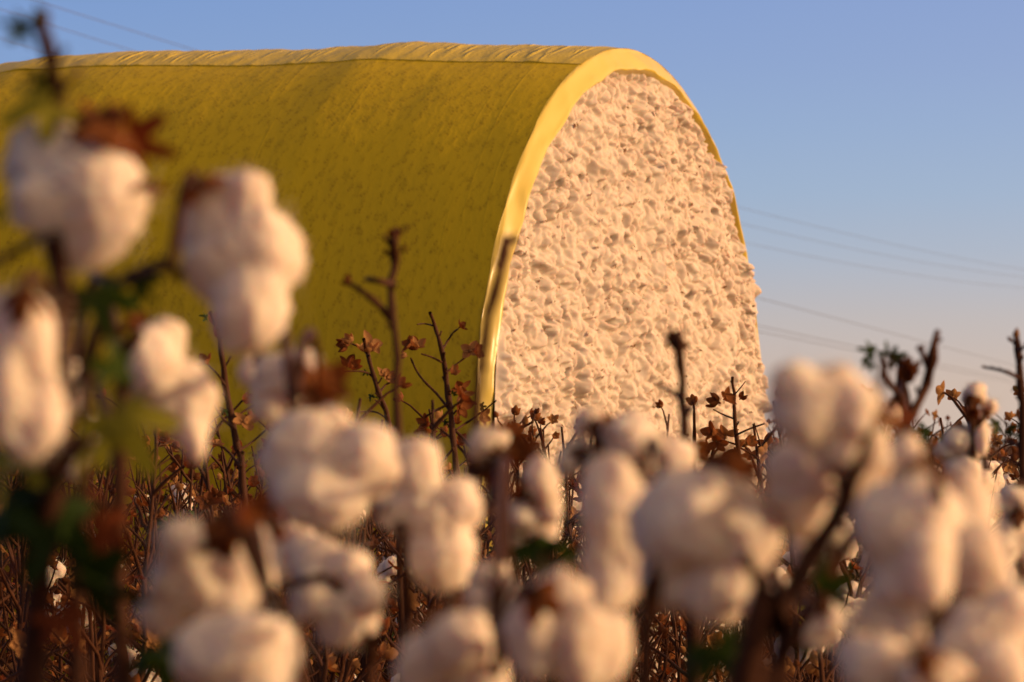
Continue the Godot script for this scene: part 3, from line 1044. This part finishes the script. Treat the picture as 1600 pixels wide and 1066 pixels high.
	plant("cotton_plant", "blurred cotton plant with tall stacked bolls, the front one right of the bale", {d = 1.55, wood = "dark_stem",
		stem = [[1385, 560, 6], [1368, 640, 8], [1350, 720, 9], [1315, 790, 13], [1265, 870, 16], [1215, 970, 19], [1165, 1066, 21]],
		bolls = [
			{lobes = [[1270, 640, 66, 62], [1310, 680, 52, 58], [1250, 600, 48, 36], [1300, 605, 46, 40], [1335, 640, 34, 46]], bur = [1350, 640, 50, 0.02], tone = 1},
			{lobes = [[1240, 765, 42, 60], [1270, 735, 46, 50], [1262, 800, 34, 44], [1225, 735, 30, 34]], bur = [1290, 700, 40, 0.03], tone = 1, dz = 0.03},
			{lobes = [[1362, 690, 26, 56, -12], [1345, 765, 32, 52, -15], [1355, 730, 30, 60, -15]], bur = [1380, 640, 36], tone = 2, dz = 0.04}]})
	plant("cotton_plant", "blurred dark forked cotton stem with scraps of lint, between the right bolls", {d = 1.85, wood = "dark_stem",
		stem = [[1362, 790, 6], [1330, 840, 8], [1290, 920, 10], [1240, 1010, 12], [1215, 1066, 13]],
		bolls = [
			{lobes = [[1258, 872, 18, 34, -15], [1270, 850, 14, 24]], bur = [1275, 830, 20], detail = 24},
			{lobes = [[1300, 832, 22, 16], [1288, 822, 14, 14]], bur = [1312, 820, 18], detail = 24},
			{lobes = [[1195, 915, 32, 44], [1215, 940, 24, 36], [1180, 940, 22, 30]], bur = [1205, 870, 28], detail = 30, dz = 0.15},
			{lobes = [[1280, 985, 28, 34], [1300, 965, 20, 24]], bur = [1290, 940, 26], detail = 28},
			{lobes = [[1140, 945, 22, 28], [1125, 955, 18, 20]], bur = [1140, 915, 20], detail = 24, dz = 0.2}],
		leaves = [[1285, 920, 62, 0.5, 0.2, 0.5, "green_leaf", 0.4], [1300, 940, 40, 0.7, -0.5, 0.3, "dark_leaf", 1.2], [1258, 1010, 28, 0.2, -0.8, 0.3, "dark_leaf", 0.4]]})
	plant("cotton_plant", "big blurred cotton plant in the lower right corner with four heavy bolls", {d = 1.5,
		stem = [[1445, 700, 6], [1470, 780, 8], [1480, 900, 9], [1470, 1066, 10]],
		bolls = [
			{lobes = [[1395, 820, 58, 72], [1440, 800, 58, 62], [1410, 890, 56, 60], [1450, 880, 46, 66]], bur = [1450, 730, 44, 0.02], tone = 2, form = 1},
			{lobes = [[1395, 960, 50, 60], [1430, 985, 44, 50], [1375, 985, 34, 40]], bur = [1420, 905, 34, 0.03], tone = 1, dz = 0.06},
			{lobes = [[1510, 800, 44, 62], [1530, 875, 48, 62], [1490, 850, 40, 60], [1550, 920, 38, 48]], bur = [1470, 745, 40, 0.02], tone = 0, form = 4, dz = 0.05},
			{lobes = [[1370, 1040, 58, 44], [1340, 1020, 32, 34], [1410, 1050, 34, 34]], bur = [1350, 1000, 36, 0.03], tone = 0, dz = -0.03},
			{lobes = [[1540, 1000, 60, 66], [1580, 960, 44, 54], [1500, 1020, 46, 48], [1565, 1050, 50, 50]], bur = [1500, 950, 44, 0.03], tone = 1, dz = -0.02},
			{lobes = [[1450, 1060, 46, 28], [1480, 1050, 34, 26]], bur = [1440, 1030, 36], tone = 0, dz = -0.04}],
		burs = [[1445, 735, 30, 0.3, 0.3, 0.7, 2, 4], [1440, 1035, 40, -0.2, 0.3, 0.8, 0, 4]]})
	plant("cotton_plant", "blurred cotton plant holding one small round boll below an orange bur, right side", {d = 1.85,
		stem = [[1420, 660, 5], [1412, 740, 6], [1400, 900, 7], [1395, 1066, 8]],
		bolls = [{lobes = [[1418, 712, 28, 32], [1435, 725, 24, 26], [1405, 735, 22, 24]], bur = [1425, 750, 28], tone = 2, form = 4, detail = 34}],
		leaves = [[1410, 670, 40, 0.1, 0.6, 0.3, "red_leaf", 0.4]]})
	plant("cotton_plant", "blurred cotton plant at the bottom middle with two ragged grey bolls", {d = 1.66,
		stem = [[800, 900, 6], [775, 960, 8], [770, 1066, 9]],
		branches = [[[[770, 1000], [800, 940], [850, 870]], 7]],
		bolls = [
			{lobes = [[675, 1030, 52, 48], [720, 1000, 50, 46], [650, 1060, 36, 34], [745, 1050, 50, 46]], bur = [690, 965, 44, 0.03], tone = 0, form = 4},
			{lobes = [[880, 930, 44, 40], [830, 1000, 40, 66], [905, 1010, 40, 76], [860, 960, 46, 50], [950, 1020, 36, 60]], bur = [838, 930, 50, -0.02], tone = 0, form = 4, dz = -0.04},
			{lobes = [[765, 905, 34, 28], [785, 925, 30, 28], [750, 935, 28, 28]], bur = [790, 890, 30, 0.02], tone = 1, dz = 0.3, detail = 30}],
		burs = [[830, 950, 44, -0.3, 0.1, 0.8, 0, 4], [700, 960, 36, -0.2, 0.7, 0.4, 0, 2]]})
	# a little deeper, less blurred
	plant("cotton_plant", "cotton plant with a brown open bur and green leaflets against the pale sky", {d = 3.0,
		stem = [[1466, 518, 4], [1455, 560, 7], [1448, 600, 6], [1425, 650, 7], [1405, 720, 8], [1400, 1066, 9]],
		branches = [[[[1420, 660], [1405, 620], [1385, 590], [1378, 560]], 6], [[[1410, 680], [1422, 640], [1415, 600]], 4], [[[1450, 570], [1438, 545]], 6]],
		bolls = [{lobes = [[1400, 640, 14, 18], [1396, 652, 12, 12]], bur = [1402, 622, 16], detail = 26, dz = 0.2}],
		burs = [[1420, 582, 26, 0.1, 0.5, 0.6, 0, 3], [1418, 578, 26, 0.3, 0.7, -0.2, 1, 3], [1420, 590, 24, -0.2, 0.3, 0.6, 1, 3], [1440, 548, 12, -0.3, 0.9, 0.1, 1, 3]],
		leaves = [[1364, 551, 25, -0.6, 0.3, 0.5, "green_leaf", 0.2], [1382, 553, 25, 0.2, 0.5, 0.5, "green_leaf", 1.0], [1394, 560, 24, 0.7, 0.3, 0.4, "dark_leaf", 0.0], [1360, 568, 18, -0.7, -0.2, 0.4, "green_leaf", 0.7], [1378, 572, 24, -0.1, -0.6, 0.5, "dark_leaf", 1.5]]})
	plant("cotton_plant", "cotton plant with a stack of crisp small white bolls on the right", {d = 3.3,
		stem = [[1522, 600, 3], [1524, 640, 4], [1520, 720, 5], [1515, 820, 6], [1510, 1066, 7]],
		bolls = [
			{lobes = [[1525, 610, 17, 14], [1512, 622, 12, 14], [1533, 622, 10, 12]], bur = [1518, 630, 22, -0.01], tone = 1, form = 3, detail = 30},
			{lobes = [[1545, 638, 13, 12], [1550, 632, 8, 8]], bur = [1540, 650, 12], tone = 1, form = 3, detail = 24},
			{lobes = [[1497, 688, 24, 20], [1482, 702, 20, 18], [1515, 700, 22, 20], [1495, 715, 22, 16]], bur = [1500, 668, 22, 0.01], detail = 36},
			{lobes = [[1528, 670, 14, 30], [1535, 690, 11, 24]], bur = [1525, 645, 18, 0.01], detail = 26},
			{lobes = [[1510, 735, 26, 18], [1492, 728, 16, 14], [1522, 745, 16, 14]], bur = [1500, 715, 20, 0.01], detail = 30},
			{lobes = [[1540, 745, 10, 12], [1546, 760, 9, 12], [1536, 760, 9, 9]], bur = [1540, 730, 12, 0.01], detail = 24, dz = 0.2}],
		burs = [[1519, 640, 20, 0.0, -0.5, 0.6, 1, 3], [1460, 700, 16, -0.4, 0.2, 0.5, 2, 4]],
		leaves = [[1450, 680, 26, -0.5, 0.3, 0.5, "green_leaf", 0.2], [1470, 695, 24, 0.4, -0.5, 0.5, "olive_leaf", 1.2], [1440, 665, 16, -0.6, 0.5, 0.3, "green_leaf", 1.0]]})
	plant("cotton_plant", "cotton plant cut by the right edge, with knobbly dark stem", {d = 3.6, wood = "dark_stem",
		stem = [[1588, 522, 4], [1592, 545, 5], [1596, 600, 6], [1598, 700, 7], [1600, 1066, 8]],
		branches = [[[[1594, 592], [1575, 582], [1556, 577], [1538, 574]], 3.5], [[[1590, 545], [1584, 535], [1580, 530]], 3], [[[1592, 548], [1602, 542]], 3], [[[1598, 700], [1575, 690], [1555, 694]], 3], [[[1598, 730], [1570, 718], [1552, 705]], 3]],
		buds = [[1588, 526, 14, 0.1, 1.0, 0.1, 2], [1580, 533, 9, -0.6, 0.8, 0.1, 1], [1602, 540, 10, 0.6, 0.7, 0.1, 1], [1540, 574, 7, -0.9, 0.2, 0.1, 1], [1552, 577, 6, -0.2, 0.9, 0.1, 1], [1562, 579, 6, 0.1, 0.9, 0.3, 1]],
		leaves = [[1560, 665, 20, -0.6, 0.1, 0.5, "green_leaf", 0.3], [1575, 672, 22, 0.4, -0.5, 0.5, "dark_leaf", 1.1], [1590, 606, 12, -0.6, -0.2, 0.4, "green_leaf", 0.6]]})
	plant("cotton_plant", "cotton plant with grey and white bolls cut by the right edge", {d = 2.7,
		stem = [[1605, 740, 4], [1600, 800, 5], [1596, 900, 6], [1594, 1066, 7]],
		bolls = [
			{lobes = [[1585, 775, 24, 18], [1600, 790, 22, 22], [1570, 788, 14, 14]], bur = [1590, 760, 24], detail = 30},
			{lobes = [[1582, 835, 22, 38], [1600, 850, 20, 34], [1575, 860, 16, 26]], bur = [1592, 800, 26], detail = 30}]})
	# sharp dry stalks in the plane of focus
	plant("cotton_plant", "sharp dry cotton stalk with two flower-like open burs before the yellow wrap", {d = 5.6,
		stem = [[568, 530, 2.2], [575, 555, 2.8], [585, 590, 3], [592, 612, 3.2], [600, 635, 3.4], [607, 660, 3.6], [620, 760, 4], [630, 1066, 5]],
		branches = [[[[576, 556], [566, 546], [556, 540], [546, 536]], 1.8], [[[588, 600], [578, 585], [560, 580], [535, 581]], 1.8], [[[594, 612], [602, 602], [612, 596], [620, 588]], 1.8], [[[605, 655], [590, 645], [575, 643], [562, 644]], 1.6], [[[603, 645], [594, 632], [586, 625]], 1.5]],
		burs = [[580, 538, 22, 0.3, 0.5, 0.6, 2, 2], [576, 548, 22, -0.1, 0.9, 0.3, 2, 4], [547, 534, 16, -0.4, 0.6, 0.4, 2, 3], [540, 540, 18, -0.8, -0.1, 0.4, 0, 3], [543, 568, 19, 0.1, 0.8, 0.5, 1, 4], [550, 572, 18, 0.4, 0.3, 0.5, 0, 3], [602, 586, 17, 0.1, 0.8, 0.4, 2, 1], [606, 590, 15, 0.5, 0.2, 0.6, 2, 4]],
		leaves = [[572, 581, 9, -0.5, -0.5, 0.5, "green_leaf", 0.3], [580, 618, 11, -0.3, -0.7, 0.5, "dark_leaf", 0.9], [588, 622, 8, 0.5, -0.4, 0.5, "green_leaf", 1.9]]})
	plant("cotton_plant", "sharpest dry cotton stalk, long forked twigs, standing left of the wrap corner", {d = 5.5,
		stem = [[671, 489, 2.0], [680, 512, 2.6], [689, 545, 3.2], [695, 580, 3.6], [700, 620, 4], [708, 680, 4.4], [713, 740, 4.6], [720, 860, 5], [722, 1066, 6]],
		branches = [[[[676, 509], [664, 506], [652, 507]], 1.4], [[[690, 548], [700, 532], [708, 520], [716, 514]], 1.8], [[[690, 566], [674, 558], [658, 553]], 1.8], [[[700, 638], [682, 615], [662, 595], [650, 578], [642, 560]], 2.2], [[[697, 583], [712, 570], [728, 558], [738, 546]], 1.8], [[[700, 632], [684, 640], [670, 648], [654, 662]], 2.4], [[[712, 672], [730, 660], [752, 645], [775, 626]], 2.0], [[[703, 612], [712, 608], [718, 600]], 1.6], [[[709, 690], [690, 672], [672, 664]], 1.8]],
		burs = [[648, 542, 18, -0.2, 0.5, 0.7, 0, 3], [652, 540, 17, 0.3, 0.7, 0.4, 2, 4], [640, 538, 17, -0.7, 0.4, 0.3, 0, 1], [634, 556, 10, -0.9, 0.2, 0.2, 2, 3], [720, 510, 13, 0.7, 0.5, 0.3, 1, 4], [735, 548, 18, -0.2, 0.3, 0.8, 2, 2], [745, 548, 16, 0.8, 0.1, 0.4, 0, 1], [708, 582, 14, 0.5, 0.5, 0.5, 2, 3], [718, 606, 20, 0.4, -0.5, 0.5, 0, 2], [724, 618, 20, 0.5, -0.6, 0.4, 2, 1], [720, 636, 22, 0.6, -0.2, 0.5, 0, 1], [755, 652, 16, 0.6, -0.1, 0.5, 2, 1], [665, 662, 18, -0.5, 0.2, 0.6, 0, 4], [662, 672, 16, -0.3, -0.6, 0.5, 2, 2]],
		leaves = [[694, 660, 9, 0.4, 0.1, 0.7, "dark_leaf", 0.1], [708, 616, 8, 0.5, 0.3, 0.7, "green_leaf", 0.6], [690, 652, 10, -0.6, -0.1, 0.6, "dark_leaf", 1.6], [752, 636, 10, 0.6, 0.1, 0.7, "green_leaf", 0.3]]})
	plant("cotton_plant", "dry cotton stalk with pale dried bracts, left, below the slanting boll", {d = 5.2,
		stem = [[328, 488, 2], [338, 515, 3], [346, 550, 3.6], [352, 600, 4.2], [360, 650, 4.8], [372, 700, 5], [380, 760, 5.2], [392, 1066, 6]],
		branches = [[[[350, 600], [340, 585], [325, 570]], 2], [[[362, 655], [385, 640], [410, 625]], 2.2], [[[365, 670], [345, 650], [330, 620]], 2.4], [[[372, 705], [395, 690], [415, 672]], 2.2], [[[376, 730], [350, 700], [318, 690]], 2.4]],
		burs = [[336, 505, 24, 0.2, 0.9, 0.3, 2, 3], [342, 522, 22, 0.3, 0.4, 0.6, 0, 3], [322, 566, 18, -0.5, 0.6, 0.4, 0, 4], [415, 620, 20, 0.5, 0.5, 0.4, 2, 4], [383, 660, 26, 0.3, 0.7, 0.4, 2, 2], [328, 612, 18, -0.3, 0.7, 0.5, 0, 1], [420, 668, 18, 0.7, 0.2, 0.5, 1, 4]],
		leaves = [[322, 496, 13, -0.6, 0.3, 0.5, "green_leaf", 0.5], [350, 640, 13, -0.2, -0.5, 0.6, "dark_leaf", 0.1], [386, 712, 12, 0.5, -0.3, 0.6, "olive_leaf", 0.7]]})
	plant("cotton_plant", "dry cotton stalk with curled red-brown bracts before the right side of the cotton end", {d = 5.9,
		stem = [[1144, 590, 1.8], [1147, 615, 2.2], [1148, 650, 2.6], [1152, 690, 3], [1160, 760, 3.4], [1165, 1066, 4.5]],
		branches = [[[[1148, 655], [1130, 648], [1115, 640]], 1.6], [[[1150, 680], [1172, 670], [1195, 662]], 2], [[[1152, 695], [1130, 688], [1112, 680]], 1.6], [[[1147, 618], [1158, 605], [1165, 596]], 1.2]],
		burs = [[1120, 628, 20, -0.8, 0.3, 0.4, 0, 3], [1135, 622, 18, 0.6, 0.4, 0.5, 0, 1], [1112, 676, 20, -0.6, 0.3, 0.5, 0, 4], [1122, 692, 20, -0.2, -0.6, 0.5, 0, 2], [1140, 708, 20, 0.2, -0.6, 0.6, 1, 4], [1158, 622, 12, 0.5, 0.6, 0.4, 1, 3], [1170, 690, 16, 0.6, 0.2, 0.5, 2, 3], [1105, 700, 16, -0.6, -0.1, 0.5, 1, 1]]})
	plant("cotton_plant", "small dry twig with one round bud before the lower left of the cotton end", {d = 5.7,
		stem = [[838, 640, 1.6], [832, 660, 1.8], [815, 668, 2], [800, 690, 2.4], [790, 760, 3], [785, 1066, 4]],
		buds = [[820, 664, 16, 0.1, 0.9, 0.2, 2], [838, 646, 10, 0.4, 0.8, 0.1, 1]],
		burs = [[845, 660, 10, 0.9, 0.2, 0.2, 1, 3]]})

func thicket() -> void:
	var kinds := []
	for k in 8:
		kinds.append(make_stalk("cotton_stalk", 500 + k * 7, 1.1 + 0.02 * (k % 3), [0.0, 0.05, 0.0, 0.16, 0.03, 0.0, 0.3, 0.05][k], [1, 2, 0, 2, 1, 1, 3, 4][k], 12 + k % 4))
	var words := ["dry stalk, one leaf", "stalk with little lint", "leafless twiggy stalk", "stalk with small bolls", "dry stalk, a leaf", "bare stalk, open burs", "stalk of white bolls", "stalk with green leaves"]
	var r := RandomNumberGenerator.new()
	r.seed = 2024
	var placed := 0
	# in front of the bale
	for k in 190:
		var d := lerpf(4.7, 9.1, sqrt(r.randf()))
		var px := r.randf_range(-60, 1250)
		var q := at(px, 700, d)
		if (q.x - 0.34) * BALE_N.x + (q.z + 20.0) * BALE_N.z < 0.35 and absf((q.x - 0.34) * BALE_N.z - (q.z + 20.0) * BALE_N.x) < 1.5:
			continue
		var kind := r.randi() % 8
		if kind in [3, 6] and r.randf() < 0.85:
			kind = 5
		put_stalk(kinds[kind], Vector3(q.x, 0, q.z), r.randf_range(0.9, 1.1), r.randf() * TAU, words[kind] + spot_words(px, d), "dry cotton stalks before the bale")
	# right of the bale, away to the horizon
	for k in 130:
		var d := lerpf(4.6, 16.0, pow(r.randf(), 0.7))
		var px := r.randf_range(1205, 1660)
		var q := at(px, 700, d)
		var kind: int = [0, 1, 3, 6, 7, 4, 5, 3][r.randi() % 8]
		put_stalk(kinds[kind], Vector3(q.x, 0, q.z), r.randf_range(0.96, 1.16), r.randf() * TAU, words[kind] + (", right of bale, " + ("near" if d < 7.0 else "middle" if d < 11.0 else "far") + " rows" + (" near right edge" if px > 1500 else " beside the bale" if px < 1330 else "")), "cotton plants right of the bale")
	# the rest of the field
	var patch := Node3D.new()
	for k in 8:
		for n in 2:
			var c: Node3D = kinds[k].duplicate()
			var tt := Transform3D(Basis(Vector3.UP, r.randf() * TAU).scaled(Vector3.ONE * r.randf_range(0.86, 1.08)), Vector3(-0.7 + 0.45 * (k % 4) + r.randf() * 0.2, 0, -0.7 + 0.45 * (k / 4 * 2 + n) + r.randf() * 0.2))
			for e in c.get_children():
				c.remove_child(e)
				e.transform = tt * e.transform
				patch.add_child(e, true)
			c.free()
	var spots := []
	for n in 1500:
		var g := r.randf() * TAU
		var rr := sqrt(r.randf()) * 80.0
		var p := Vector3(cos(g) * rr, 0, sin(g) * rr - 34.0)
		var off := p - Vector3(0.34, 0, -20)
		if off.dot(BALE_N) < 1.2 and off.dot(BALE_N) > -3.6 and absf(off.dot(Vector3(BALE_N.z, 0, -BALE_N.x))) < 2.2:
			continue
		if p.z < 1.2 and p.z > -33.0 and absf(p.x) < 0.95 - p.z * 0.085:
			continue
		if p.length() < 2.6:
			continue
		spots.append(Transform3D(Basis(Vector3.UP, r.randf() * TAU).scaled(Vector3.ONE * r.randf_range(0.9, 1.06)), p))
	var mm := MultiMesh.new()
	mm.transform_format = MultiMesh.TRANSFORM_3D
	mm.mesh = join_plant(patch)
	patch.free()
	mm.instance_count = spots.size()
	for i in spots.size():
		mm.set_instance_transform(i, spots[i])
	var far := MultiMeshInstance3D.new()
	far.name = "cotton_field"
	far.multimesh = mm
	tag(far, "cotton plants of the far field reaching to the horizon", "cotton field", "", "stuff")
	add_child(far, true)
	for k in kinds:
		k.free()
	# stalks that look and stand alike are told apart by their order from the left
	var same := {}
	for o in get_children():
		if o.has_meta("group") and String(o.name).begins_with("cotton_stalk"):
			var l: String = o.get_meta("label")
			if not same.has(l):
				same[l] = []
			same[l].append(o)
	var order := ["first", "second", "third", "fourth", "fifth", "sixth", "seventh", "eighth", "ninth", "tenth", "eleventh", "twelfth"]
	for l in same:
		var row: Array = same[l]
		if row.size() < 2:
			continue
		row.sort_custom(func(p, q): return p.position.x / p.position.z > q.position.x / q.position.z)
		for k in mini(row.size(), order.size()):
			row[k].set_meta("label", "%s, %s from left" % [l, order[k]])

func spot_words(px: float, d: float) -> String:
	var row := "front" if d < 6.3 else "middle" if d < 7.7 else "back"
	var where: String
	if px < 180:
		where = "at far left"
	elif px < 420:
		where = "below the slanting boll"
	elif px < 600:
		where = "left of bare stalk"
	elif px < 800:
		where = "below the wrap corner"
	elif px < 1000:
		where = "below cotton end"
	else:
		where = "below cotton end's right half"
	return ", %s of thicket, %s" % [row, where]

func put_stalk(kind: Node3D, where: Vector3, size: float, turn: float, label: String, group: String) -> void:
	var o: Node3D = kind.duplicate()
	o.name = numbered("cotton_stalk")
	add_child(o, true)
	o.position = where
	o.rotation.y = turn
	o.scale = Vector3.ONE * size
	tag(o, label, "cotton plant", group)
